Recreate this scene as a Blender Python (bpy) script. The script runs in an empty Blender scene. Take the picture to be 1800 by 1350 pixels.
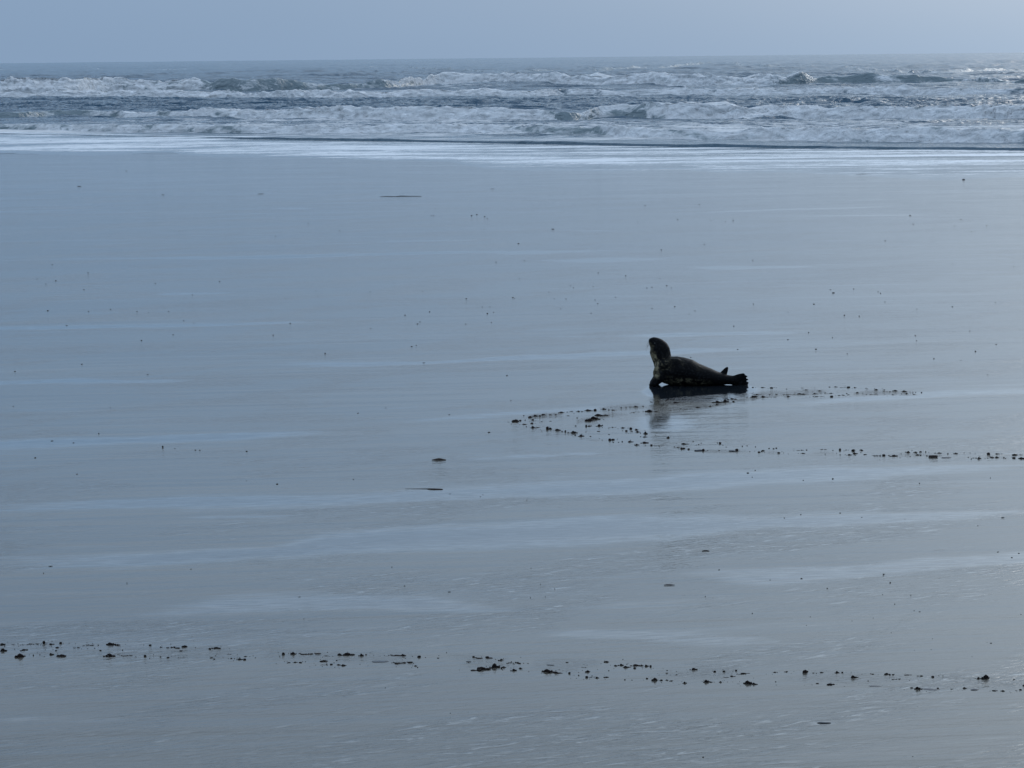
import bpy, bmesh, math, random
import numpy as np
from mathutils import Vector, Matrix, Euler

random.seed(7)
rng = np.random.default_rng(11)
R = math.radians
scene = bpy.context.scene
col = scene.collection

# ------------------------------------------------------------------ camera
CAM_H = 3.85                      # eye height above the flat wet sand (m)
F_PX = 3850.0                     # focal length in photo pixels (1800 wide)
PITCH = math.atan((675 - 100) / F_PX)
ROLL = R(0.605)
cp, sp, cr, sr = math.cos(PITCH), math.sin(PITCH), math.cos(ROLL), math.sin(ROLL)
FWD = np.array([0, cp, -sp])
_R0 = np.array([1.0, 0, 0]); _U0 = np.array([0, sp, cp])
RGT = cr * _R0 - sr * _U0
UPV = sr * _R0 + cr * _U0
cam_d = bpy.data.cameras.new('camera')
cam = bpy.data.objects.new('camera', cam_d); col.objects.link(cam)
m = Matrix(((RGT[0], UPV[0], -FWD[0], 0), (RGT[1], UPV[1], -FWD[1], 0), (RGT[2], UPV[2], -FWD[2], CAM_H), (0, 0, 0, 1)))
cam.matrix_world = m
cam_d.sensor_width = 36; cam_d.lens = 36 * F_PX / 1800
cam_d.clip_start = 0.5; cam_d.clip_end = 30000
scene.camera = cam

# ------------------------------------------------------------------ sky, sun, exposure
SUN_AZ, SUN_EL = R(31), R(21.5)     # low, veiled sun to the right, beyond the sea
world = bpy.data.worlds.new('World'); scene.world = world; world.use_nodes = True
nt = world.node_tree; nt.nodes.clear()
W = nt.nodes.new; L = nt.links.new
out = W('ShaderNodeOutputWorld'); bg = W('ShaderNodeBackground'); bg.inputs['Strength'].default_value = 0.1
sky = W('ShaderNodeTexSky'); sky.sky_type = 'NISHITA'; sky.sun_disc = False
sky.sun_elevation = SUN_EL; sky.sun_rotation = SUN_AZ; sky.dust_density = 4.0; sky.air_density = 1.2
tc = W('ShaderNodeTexCoord')
nrm = W('ShaderNodeVectorMath'); nrm.operation = 'NORMALIZE'; L(tc.outputs['Generated'], nrm.inputs[0])
sep = W('ShaderNodeSeparateXYZ'); L(nrm.outputs[0], sep.inputs[0])
# overcast layer: pale at the top, blue grey at the horizon
ramp = W('ShaderNodeValToRGB'); L(sep.outputs['Z'], ramp.inputs[0])
e = ramp.color_ramp.elements
e[0].position = 0.0; e[0].color = (0.214, 0.318, 0.470, 1)
e[1].position = 1.0; e[1].color = (0.58, 0.73, 0.96, 1)
for p_, c_ in ((0.03, (0.208, 0.318, 0.475, 1)), (0.08, (0.168, 0.300, 0.480, 1)), (0.16, (0.245, 0.415, 0.650, 1)), (0.3, (0.53, 0.70, 0.92, 1))):
    q = ramp.color_ramp.elements.new(p_); q.color = c_
# broad glow of the veiled sun through the cloud
dot = W('ShaderNodeVectorMath'); dot.operation = 'DOT_PRODUCT'; L(nrm.outputs[0], dot.inputs[0])
dot.inputs[1].default_value = (math.sin(SUN_AZ) * math.cos(SUN_EL), math.cos(SUN_AZ) * math.cos(SUN_EL), math.sin(SUN_EL))
mx = W('ShaderNodeMath'); mx.operation = 'MAXIMUM'; mx.inputs[1].default_value = 0; L(dot.outputs['Value'], mx.inputs[0])
pw = W('ShaderNodeMath'); pw.operation = 'POWER'; pw.inputs[1].default_value = 12.0; L(mx.outputs[0], pw.inputs[0])
gl = W('ShaderNodeMix'); gl.data_type = 'RGBA'; gl.blend_type = 'MULTIPLY'; gl.inputs['Factor'].default_value = 1
gl.inputs['A'].default_value = (0.42, 0.49, 0.505, 1); L(pw.outputs[0], gl.inputs['B'])
ad = W('ShaderNodeMix'); ad.data_type = 'RGBA'; ad.blend_type = 'ADD'; ad.inputs['Factor'].default_value = 1
L(ramp.outputs[0], ad.inputs['A']); L(gl.outputs['Result'], ad.inputs['B'])
# faint large soft cloud structure
cn = W('ShaderNodeTexNoise'); cn.inputs['Scale'].default_value = 2.2; cn.inputs['Detail'].default_value = 3
cmap = W('ShaderNodeMapping'); cmap.inputs['Scale'].default_value = (1, 1, 4); L(nrm.outputs[0], cmap.inputs['Vector']); L(cmap.outputs[0], cn.inputs['Vector'])
cmr = W('ShaderNodeMapRange'); cmr.inputs['To Min'].default_value = 9.2; cmr.inputs['To Max'].default_value = 10.8; L(cn.outputs['Fac'], cmr.inputs['Value'])
cs = W('ShaderNodeVectorMath'); cs.operation = 'SCALE'; L(ad.outputs['Result'], cs.inputs[0]); L(cmr.outputs[0], cs.inputs['Scale'])
mixs = W('ShaderNodeMix'); mixs.data_type = 'RGBA'; mixs.inputs['Factor'].default_value = 0.93
L(sky.outputs[0], mixs.inputs['A']); L(cs.outputs[0], mixs.inputs['B'])
L(mixs.outputs['Result'], bg.inputs['Color']); L(bg.outputs[0], out.inputs['Surface'])

sd = bpy.data.lights.new('sun', 'SUN'); sd.energy = 0.5; sd.angle = R(28); sd.color = (1.0, 0.98, 0.96)
so = bpy.data.objects.new('sun', sd); col.objects.link(so)
so.rotation_euler = Vector((-math.sin(SUN_AZ) * math.cos(SUN_EL), -math.cos(SUN_AZ) * math.cos(SUN_EL), -math.sin(SUN_EL))).to_track_quat('-Z', 'Y').to_euler()

vs = scene.view_settings
vs.view_transform = 'Standard'; vs.look = 'None'; vs.gamma = 1.0; vs.exposure = 0.20; vs.use_curve_mapping = False
scene.cycles.use_denoising = True
scene.cycles.max_bounces = 6

# ------------------------------------------------------------------ helpers
def ray(px, py):
    return (FWD[:, None] * F_PX + RGT[:, None] * (np.atleast_1d(px) - 900.0) + UPV[:, None] * (675.0 - np.atleast_1d(py)))
def ground(px, py, z=0.0):
    """photo pixel -> point on the level z"""
    d = ray(np.asarray(px, float), np.asarray(py, float))
    t = (z - CAM_H) / d[2]
    return d[0] * t, d[1] * t
def g1(px, py, z=0.0):
    x, y = ground(px, py, z); return float(x[0]), float(y[0])
def project(x, y, z=0.0):
    v = np.stack([x, y, np.zeros_like(x) + z - CAM_H])
    f_ = np.tensordot(FWD, v, 1)
    return 900 + F_PX * np.tensordot(RGT, v, 1) / f_, 675 - F_PX * np.tensordot(UPV, v, 1) / f_
def mpp(px, py):
    """metres per photo pixel across, for something standing on the sand there"""
    x, y = g1(px, py); return math.sqrt(x * x + y * y + CAM_H ** 2) / F_PX

_perm = rng.permutation(512)
_ang = rng.random(512) * 2 * np.pi
_gx, _gy = np.cos(_ang), np.sin(_ang)
def perlin(x, y, seed=0):
    xi = np.floor(x).astype(np.int64); yi = np.floor(y).astype(np.int64)
    xf = x - xi; yf = y - yi
    u = xf * xf * xf * (xf * (xf * 6 - 15) + 10); v = yf * yf * yf * (yf * (yf * 6 - 15) + 10)
    def g(ix, iy, fx, fy):
        h = _perm[(_perm[(ix + seed * 57) & 511] + iy) & 511]
        return _gx[h] * fx + _gy[h] * fy
    a = g(xi, yi, xf, yf); b = g(xi + 1, yi, xf - 1, yf)
    c = g(xi, yi + 1, xf, yf - 1); d = g(xi + 1, yi + 1, xf - 1, yf - 1)
    return (a + (b - a) * u) * (1 - v) + (c + (d - c) * u) * v
def fbm(x, y, oct_=4, seed=0, gain=0.5):
    s = 0; a = 1
    for k in range(oct_):
        s = s + a * perlin(x * 2 ** k + 13.7 * k, y * 2 ** k - 7.1 * k, seed + k); a *= gain
    return s
def billow(x, y, oct_=3, seed=0):
    s = 0; a = 1
    for k in range(oct_):
        s = s + a * np.abs(perlin(x * 2 ** k + 5.3 * k, y * 2 ** k + 9.2 * k, seed + k)); a *= 0.5
    return s
def sstep(a, b, x):
    t = np.clip((x - a) / (b - a), 0, 1); return t * t * (3 - 2 * t)

def grid_mesh(name, X, Y, Z, attrs=None, smooth=True):
    nr, nc = X.shape
    me = bpy.data.meshes.new(name)
    co = np.stack([X, Y, Z], -1).reshape(-1, 3).astype(np.float32)
    i = np.arange(nr * nc).reshape(nr, nc)
    f = np.stack([i[:-1, :-1], i[:-1, 1:], i[1:, 1:], i[1:, :-1]], -1).reshape(-1, 4).astype(np.int32)
    me.vertices.add(len(co)); me.vertices.foreach_set('co', co.ravel())
    me.loops.add(f.size); me.loops.foreach_set('vertex_index', f.ravel())
    me.polygons.add(len(f)); me.polygons.foreach_set('loop_start', np.arange(0, f.size, 4, dtype=np.int32))
    me.polygons.foreach_set('loop_total', np.full(len(f), 4, np.int32))
    me.update(calc_edges=True)
    if smooth: me.polygons.foreach_set('use_smooth', np.ones(len(f), bool))
    for k, a in (attrs or {}).items():
        at = me.attributes.new(k, 'FLOAT', 'POINT'); at.data.foreach_set('value', a.reshape(-1).astype(np.float32))
    me.validate(); return me
def link(name, me, mat=None, parent=None):
    o = bpy.data.objects.new(name, me); col.objects.link(o)
    if mat and me is not None and not me.materials: me.materials.append(mat)
    if parent: o.parent = parent
    return o
def tag(o, label=None, cat=None, group=None, kind=None):
    if label: o['label'] = label
    if cat: o['category'] = cat
    if group: o['group'] = group
    if kind: o['kind'] = kind
    return o

class NT:
    def __init__(s, name):
        s.m = bpy.data.materials.new(name); s.m.use_nodes = True; s.t = s.m.node_tree; s.t.nodes.clear()
        s.out = s.n('ShaderNodeOutputMaterial'); s.b = s.n('ShaderNodeBsdfPrincipled'); s.l(s.b.outputs[0], s.out.inputs['Surface'])
        s.tc = s.n('ShaderNodeTexCoord')
    def n(s, k, **kw):
        x = s.t.nodes.new(k)
        for a, v in kw.items(): setattr(x, a, v)
        return x
    def l(s, a, b): s.t.links.new(a, b)
    def val(s, sock, v):
        if isinstance(v, (int, float)): sock.default_value = v
        elif isinstance(v, tuple): sock.default_value = v
        else: s.l(v, sock)
    def math(s, op, a, b=0.0, c=None, clamp=False):
        x = s.n('ShaderNodeMath', operation=op, use_clamp=clamp); s.val(x.inputs[0], a); s.val(x.inputs[1], b)
        if c is not None: s.val(x.inputs[2], c)
        return x.outputs[0]
    def attr(s, name): return s.n('ShaderNodeAttribute', attribute_name=name).outputs['Fac']
    def noise(s, scale, mapping=(1, 1, 1), rot=0.0, detail=3, rough=0.5, dist=0.0):
        mp = s.n('ShaderNodeMapping'); mp.inputs['Scale'].default_value = mapping; mp.inputs['Rotation'].default_value = (0, 0, rot)
        if rot:
            r = s.n('ShaderNodeVectorRotate', rotation_type='Z_AXIS'); r.inputs['Angle'].default_value = rot
            s.l(s.tc.outputs['Object'], r.inputs['Vector']); mp.inputs['Rotation'].default_value = (0, 0, 0); s.l(r.outputs[0], mp.inputs['Vector'])
        else: s.l(s.tc.outputs['Object'], mp.inputs['Vector'])
        x = s.n('ShaderNodeTexNoise'); s.l(mp.outputs[0], x.inputs['Vector'])
        x.inputs['Scale'].default_value = scale; x.inputs['Detail'].default_value = detail; x.inputs['Roughness'].default_value = rough; x.inputs['Distortion'].default_value = dist
        return x.outputs['Fac']
    def mr(s, v, a, b, c=0.0, d=1.0, smooth=False):
        x = s.n('ShaderNodeMapRange'); x.interpolation_type = 'SMOOTHSTEP' if smooth else 'LINEAR'
        s.val(x.inputs['Value'], v)
        for k, q in zip(('From Min', 'From Max', 'To Min', 'To Max'), (a, b, c, d)): s.val(x.inputs[k], q)
        return x.outputs[0]
    def mix(s, f, a, b):
        x = s.n('ShaderNodeMix', data_type='RGBA'); s.val(x.inputs['Factor'], f); s.val(x.inputs['A'], a); s.val(x.inputs['B'], b); return x.outputs['Result']
    def bump(s, h, dist, strength=1.0, prev=None):
        x = s.n('ShaderNodeBump'); s.val(x.inputs['Height'], h); s.val(x.inputs['Strength'], strength); s.val(x.inputs['Distance'], dist)
        if prev is not None: s.l(prev, x.inputs['Normal'])
        return x.outputs[0]
    def set(s, **kw):
        for k, v in kw.items(): s.val(s.b.inputs[k.replace('_', ' ')], v)

# ------------------------------------------------------------------ materials
def make_sand_mat():
    s = NT('wet_sand')
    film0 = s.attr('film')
    big = s.noise(0.35, (0.35, 1.6, 1), R(-8), 4, 0.55)
    # ripple trains lie about 30 degrees off the shore; they come and go in patches
    rip = s.attr('ripple')
    r1 = s.noise(25.0, (0.20, 1.0, 1), R(-27), 3, 0.55, 0.8)
    r2 = s.noise(34.0, (0.14, 1.0, 1), R(-6), 3, 0.55, 0.5)
    r3 = s.noise(4.0, (0.08, 1.0, 1), R(-4), 3, 0.5, 0.2)
    patch = s.mr(s.noise(0.8, (0.5, 1.0, 1), R(-20), 4, 0.65, 0.6), 0.43, 0.63, 0.05, 1.0, True)
    streak = s.math('MULTIPLY', s.math('MULTIPLY', patch, rip), s.mr(r1, 0.57, 0.70, 0, 1.0, True))
    streak2 = s.math('MULTIPLY', s.math('MULTIPLY', patch, rip), s.mr(r2, 0.57, 0.70, 0, 0.8, True))
    edge = s.math('ADD', s.math('MULTIPLY', s.noise(2.2, (0.10, 1.0, 1), R(-7), 6, 0.7, 0.3), 0.65), s.math('MULTIPLY', s.noise(11.0, (0.06, 1.0, 1), R(-5), 4, 0.65, 0.3), 0.35))
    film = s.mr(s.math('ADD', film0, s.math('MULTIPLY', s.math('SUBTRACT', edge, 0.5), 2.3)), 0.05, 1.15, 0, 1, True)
    wet = s.math('MAXIMUM', film, s.math('MAXIMUM', streak, streak2))
    dryf = s.math('SUBTRACT', 1.0, film, clamp=True)
    amp = s.math('MULTIPLY', s.math('MULTIPLY_ADD', patch, 0.7, 0.3), s.math('MULTIPLY_ADD', dryf, 0.7, 0.3))
    n = s.bump(r3, 0.010, s.math('MULTIPLY_ADD', dryf, 0.8, 0.15))
    n = s.bump(r1, 0.005, amp, n)
    n = s.bump(r2, 0.0030, amp, n)
    churn = s.attr('churn')
    n = s.bump(s.noise(16.0, (0.3, 1, 1), 0, 4, 0.65), 0.022, churn, n)
    grain = s.noise(60.0, (0.5, 1, 1), 0, 2, 0.6)
    c = s.mix(s.mr(big, 0.35, 0.68), (0.060, 0.056, 0.047, 1), (0.088, 0.080, 0.064, 1))
    c = s.mix(s.mr(grain, 0.3, 0.75, 0, 0.35), c, (0.040, 0.038, 0.033, 1))
    c = s.mix(s.math('MULTIPLY', film, 0.97), c, (0.007, 0.010, 0.014, 1))  # near-black film colour, also deepens the seal's reflection in the patches below it
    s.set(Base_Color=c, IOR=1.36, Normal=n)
    s.set(Coat_Weight=s.math('MAXIMUM', s.math('MULTIPLY', s.math('MULTIPLY', film, s.math('SUBTRACT', 1.2, film)), s.mr(r2, 0.35, 0.65, 0.25, 1.3)), s.math('MULTIPLY', s.math('MAXIMUM', streak, streak2), 0.6)), Coat_Roughness=0.05, Coat_IOR=1.55)
    s.set(Roughness=s.math('MULTIPLY_ADD', dryf, 0.075, 0.035), Specular_IOR_Level=s.math('MULTIPLY_ADD', wet, 0.35, 0.65))
    return s.m
def make_sea_mat():
    s = NT('sea_water')
    foam = s.attr('foam'); turb = s.attr('murk')
    n1 = s.noise(0.8, (0.19, 1, 1), 0, 7, 0.60, 0.6)
    n2 = s.noise(3.6, (0.3, 1, 1), R(6), 5, 0.6, 0.6)
    nn = s.math('ADD', s.math('MULTIPLY', n1, 0.6), s.math('MULTIPLY', n2, 0.4))
    fac = s.mr(s.math('ADD', foam, s.math('MULTIPLY', s.math('SUBTRACT', nn, 0.5), 2.3)), 0.38, 0.72, 0, 1, True)
    w = s.noise(1.0, (0.5, 1.0, 1), R(10), 4, 0.6, 0.3)
    w2 = s.noise(3.2, (0.45, 1.0, 1), R(-8), 3, 0.55, 0.3)
    nb = s.bump(w, 0.45, 1.0); nb = s.bump(w2, 0.09, 1.0, nb)
    nb = s.bump(s.noise(5.5, (0.8, 1, 1), 0, 5, 0.65), 0.10, fac, nb)
    wc = s.mix(turb, (0.008, 0.052, 0.095, 1), (0.18, 0.225, 0.24, 1))
    fcol = s.mix(s.mr(s.noise(2.1, (0.6, 1, 1.4), 0, 5, 0.6), 0.35, 0.7), (0.50, 0.51, 0.515, 1), (0.78, 0.79, 0.80, 1))
    s.set(Base_Color=s.mix(fac, wc, fcol), IOR=1.333, Roughness=s.math('MULTIPLY_ADD', fac, 0.5, 0.20), Normal=nb)
    s.set(Specular_IOR_Level=s.math('MULTIPLY_ADD', fac, -0.3, 0.5))
    return s.m
def make_swash_mat():
    s = NT('shallow_swash')
    foam = s.attr('foam')
    n1 = s.noise(0.9, (0.22, 1, 1), R(2), 7, 0.68, 1.2)
    n2 = s.noise(5.0, (0.4, 1, 1), R(-3), 5, 0.65, 0.8)
    nn = s.math('ADD', s.math('MULTIPLY', n1, 0.6), s.math('MULTIPLY', n2, 0.4))
    fac = s.mr(s.math('ADD', foam, s.math('MULTIPLY', s.math('SUBTRACT', nn, 0.5), 2.2)), 0.38, 0.80, 0, 1, True)
    w = s.noise(2.6, (0.22, 1.0, 1), R(3), 4, 0.6, 0.3)
    nb = s.bump(w, 0.030, 1.0)
    s.set(Base_Color=s.mix(fac, (0.10, 0.115, 0.125, 1), (0.66, 0.68, 0.70, 1)), IOR=1.34, Roughness=s.math('MULTIPLY_ADD', fac, 0.4, 0.06), Normal=nb)
    return s.m
def make_seal_mat():
    s = NT('seal_coat')
    pale = s.attr('pale')
    sp1 = s.noise(20, (1, 1, 1), 0, 4, 0.6, 0.5)
    sp2 = s.noise(70, (1, 1, 1), 0, 3, 0.6)
    spots = s.mr(s.math('ADD', sp1, s.math('MULTIPLY', s.math('SUBTRACT', sp2, 0.5), 0.4)), 0.47, 0.58, 0, 1, True)
    grey = s.mr(s.noise(40, (1, 1, 1), 0, 3, 0.6), 0.52, 0.66, 0, 0.6, True)
    c = s.mix(grey, (0.0030, 0.0032, 0.0038, 1), (0.014, 0.015, 0.017, 1))
    c = s.mix(s.math('MULTIPLY', pale, s.math('MULTIPLY_ADD', spots, 0.80, 0.20)), c, (0.19, 0.165, 0.105, 1))
    fur = s.noise(260, (0.25, 1, 1), 0, 2, 0.5)
    s.set(Base_Color=c, Roughness=0.5, IOR=1.38, Normal=s.bump(fur, 0.0015, 0.6), Specular_IOR_Level=0.06)
    return s.m
def simple_mat(name, ca, cb, scale, rough, bump=0.0, mapping=(1, 1, 1), spec=0.5):
    s = NT(name)
    n = s.noise(scale, mapping, 0, 4, 0.6)
    rnd = s.n('ShaderNodeObjectInfo').outputs['Random']
    c = s.mix(s.math('ADD', s.math('MULTIPLY', n, 0.6), s.math('MULTIPLY', rnd, 0.4)), ca, cb)
    s.set(Base_Color=c, Roughness=rough, Specular_IOR_Level=spec)
    if bump: s.set(Normal=s.bump(n, bump))
    return s.m
M = dict(sand=make_sand_mat(), sea=make_sea_mat(), swash=make_swash_mat(), seal=make_seal_mat())
M['clod'] = simple_mat('dark_clod', (0.004, 0.0033, 0.0035, 1), (0.016, 0.009, 0.0075, 1), 3.0, 0.8, 0.0, spec=0.15)
M['clod_grey'] = simple_mat('slate_clod', (0.018, 0.023, 0.032, 1), (0.035, 0.042, 0.055, 1), 3.0, 0.5)
M['pebble'] = simple_mat('dark_pebble', (0.012, 0.012, 0.013, 1), (0.09, 0.085, 0.08, 1), 2.0, 0.6, spec=0.2)
M['wood'] = simple_mat('driftwood', (0.014, 0.010, 0.008, 1), (0.045, 0.026, 0.018, 1), 9.0, 0.7, 0.004, (0.15, 1, 1))
M['black'] = simple_mat('seal_eye', (0.004, 0.004, 0.005, 1), (0.007, 0.006, 0.006, 1), 4.0, 0.08)
M['whisker'] = simple_mat('whisker', (0.35, 0.34, 0.32, 1), (0.5, 0.49, 0.46, 1), 4.0, 0.4)

# ------------------------------------------------------------------ wet sand
# lines of thicker water film left in the shallow troughs: photo polylines, half thickness in px, strength
BANDS = [
    ([(-200, 897, 12), (0, 893, 13), (300, 886, 13), (560, 880, 16), (720, 870, 17), (900, 865, 14), (1100, 858, 15), (1300, 846, 15), (1500, 833, 13), (1800, 815, 11), (2000, 805, 9)], 1.0),
    ([(-200, 996, 12), (0, 989, 14), (250, 984, 15), (480, 974, 15), (560, 962, 20), (750, 947, 26), (900, 939, 29), (1050, 932, 29), (1200, 927, 24), (1350, 918, 16), (1550, 910, 12), (1800, 900, 9), (2100, 885, 8)], 1.0),
    ([(190, 1078, 5), (300, 1074, 12), (420, 1065, 14), (560, 1060, 15), (760, 1062, 12), (900, 1072, 7), (960, 1076, 2)], 0.85),
    ([(1120, 1002, 6), (1330, 1006, 16), (1500, 1001, 17), (1650, 988, 15), (1800, 980, 14), (2100, 962, 10)], 0.9),
    ([(-200, 784, 8), (0, 779, 10), (150, 776, 9), (300, 770, 8), (450, 764, 6), (620, 758, 4)], 0.9),
    ([(-200, 672, 5), (0, 671, 6), (130, 669, 6), (220, 671, 4), (420, 666, 2)], 1.0),
    ([(420, 641, 3), (520, 640, 7), (620, 642, 5), (760, 638, 3), (900, 629, 5), (1050, 622, 5), (1200, 617, 6), (1350, 614, 4), (1440, 611, 2)], 0.95),
    ([(-200, 577, 3), (0, 576, 4), (150, 574, 4), (300, 573, 3), (520, 567, 3), (700, 564, 2)], 0.9),
    ([(60, 456, 1.5), (250, 454, 2.5), (400, 452, 3), (600, 449, 3), (800, 444, 2.5), (950, 443, 3.5), (1165, 438, 2)], 0.9),
    ([(900, 459, 1.5), (1050, 458, 3.5), (1210, 453, 2.5)], 0.9), ([(1180, 471, 2), (1300, 470, 3), (1450, 469, 1.5)], 0.9),
    ([(1080, 591, 2), (1200, 588, 3), (1425, 585, 1.5)], 0.9), ([(470, 367, 1.2), (560, 366, 1.2)], 0.9), ([(1190, 374, 1.5), (1400, 368, 1.5), (1600, 362, 1)], 0.7),
    ([(1380, 381, 1), (1650, 377, 1)], 0.7), ([(230, 518, 1), (330, 517, 2), (460, 515, 1)], 0.8),
    ([(620, 425, 1), (820, 422, 1.5), (900, 421, 1)], 0.7), ([(950, 405, 1), (1110, 406, 1.2)], 0.6),
    ([(1330, 716, 4), (1480, 703, 7), (1650, 694, 8), (1800, 690, 7), (1950, 686, 5)], 0.75),
    ([(640, 745, 2), (800, 733, 5), (1000, 722, 6), (1150, 712, 5)], 0.6),
    ([(800, 808, 1), (960, 801, 2.5), (1100, 795, 1)], 0.7), ([(300, 912, 3), (420, 908, 4), (560, 905, 2)], 0.5),
    ([(880, 1108, 5), (1050, 1112, 12), (1250, 1125, 14), (1420, 1130, 6)], 0.55), ([(-100, 1272, 10), (60, 1268, 14), (220, 1262, 9), (400, 1252, 4)], 0.5),
    ([(1395, 1270, 1), (1440, 1271, 4), (1490, 1273, 1)], 0.9), ([(1250, 968, 1), (1270, 968, 1)], 0.8),
]
NC, NR = 460, 680
uu = np.linspace(-0.36, 0.36, NC)
yy = np.exp(np.linspace(math.log(4.5), math.log(130.0), NR))
U, Yg = np.meshgrid(uu, yy)
Xg = U * (Yg + 6.0)
PX, PY = project(Xg, Yg)
film = np.zeros_like(Xg)
wob = fbm(Xg * 0.9, Yg * 0.5, 4, 3) ; wob2 = fbm(Xg * 0.25, Yg * 0.25, 3, 9)
for pts, st in BANDS:
    a = np.array(pts, float)
    cy = np.interp(PX, a[:, 0], a[:, 1]); th = np.interp(PX, a[:, 0], a[:, 2])
    ends = sstep(a[0, 0] - 1, a[0, 0] + 20 + 0.25 * (a[-1, 0] - a[0, 0]), PX) * (1 - sstep(a[-1, 0] - 20 - 0.25 * (a[-1, 0] - a[0, 0]), a[-1, 0] + 1, PX))
    d = np.abs(PY - cy + wob2 * th * 0.7) / (th * (1 + 0.55 * wob))
    film = np.maximum(film, st * ends * (1 - sstep(0.10, 1.35, d)))
film = np.maximum(film, 0.95 * (1 - sstep(0.6, 1.0, np.hypot((PX - 1230) / 118, (PY - 688) / 22))))  # dark patch painted under the body to deepen its reflection
film = np.maximum(film, 0.7 * (1 - sstep(0.4, 1.0, np.hypot((PX - 1168) / 75, (PY - 743) / 22))))  # patch added where the head mirrors, to strengthen that reflection
film = np.clip(film + 0.22 * fbm(Xg * 0.10, Yg * 0.45, 4, 21), 0, 1)
reflect_dark = 1.5 * (1 - sstep(0.75, 1.0, np.hypot((PX - 1230) / 112, (PY - 688) / 20)))  # near-black core: the body's dark reflection put into the sand colour
# the beach grows wetter and smoother towards the swash and on the left
film = np.clip(film + 0.30 * sstep(45, 72, Yg), 0, 1)
churn = np.zeros_like(Xg)
for pts, st in [([(895, 744, 6), (940, 733, 6), (1000, 727, 6), (1070, 719, 6), (1140, 712, 7), (1200, 705, 9), (1290, 701, 9), (1330, 694, 6), (1420, 690, 6), (1500, 690, 6), (1620, 692, 3)], 1.0),
                ([(1015, 741, 5), (1060, 731, 5), (1140, 723, 4), (1250, 713, 4), (1340, 698, 3)], 1.0),
                ([(925, 748, 4), (1000, 763, 5), (1070, 777, 5), (1160, 786, 5), (1260, 793, 5), (1500, 798, 5), (1820, 804, 5)], 0.45),
                ([(-100, 1138, 14), (300, 1146, 14), (600, 1152, 15), (900, 1166, 16), (1200, 1178, 17), (1500, 1192, 15), (1900, 1206, 14)], 0.35)]:
    a = np.array(pts, float); cy = np.interp(PX, a[:, 0], a[:, 1], -99, -99); th = np.interp(PX, a[:, 0], a[:, 2])
    churn = np.maximum(churn, st * (1 - sstep(0.4, 1.2, np.abs(PY - cy) / th)) * sstep(-.25, .15, fbm(Xg * 2.2, Yg * 1.2, 3, 77)))
Zs = 0.004 * fbm(Xg * 0.12, Yg * 0.22, 3, 31)
film = np.maximum(film, reflect_dark)
Zs -= 0.25 * sstep(88, 130, Yg)
sand = link('sand', grid_mesh('sand', Xg, Yg, Zs, {'film': film, 'churn': churn, 'ripple': 1 - 0.85 * sstep(14.5, 26, Yg)}), M['sand']); tag(sand, kind='structure')

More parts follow.
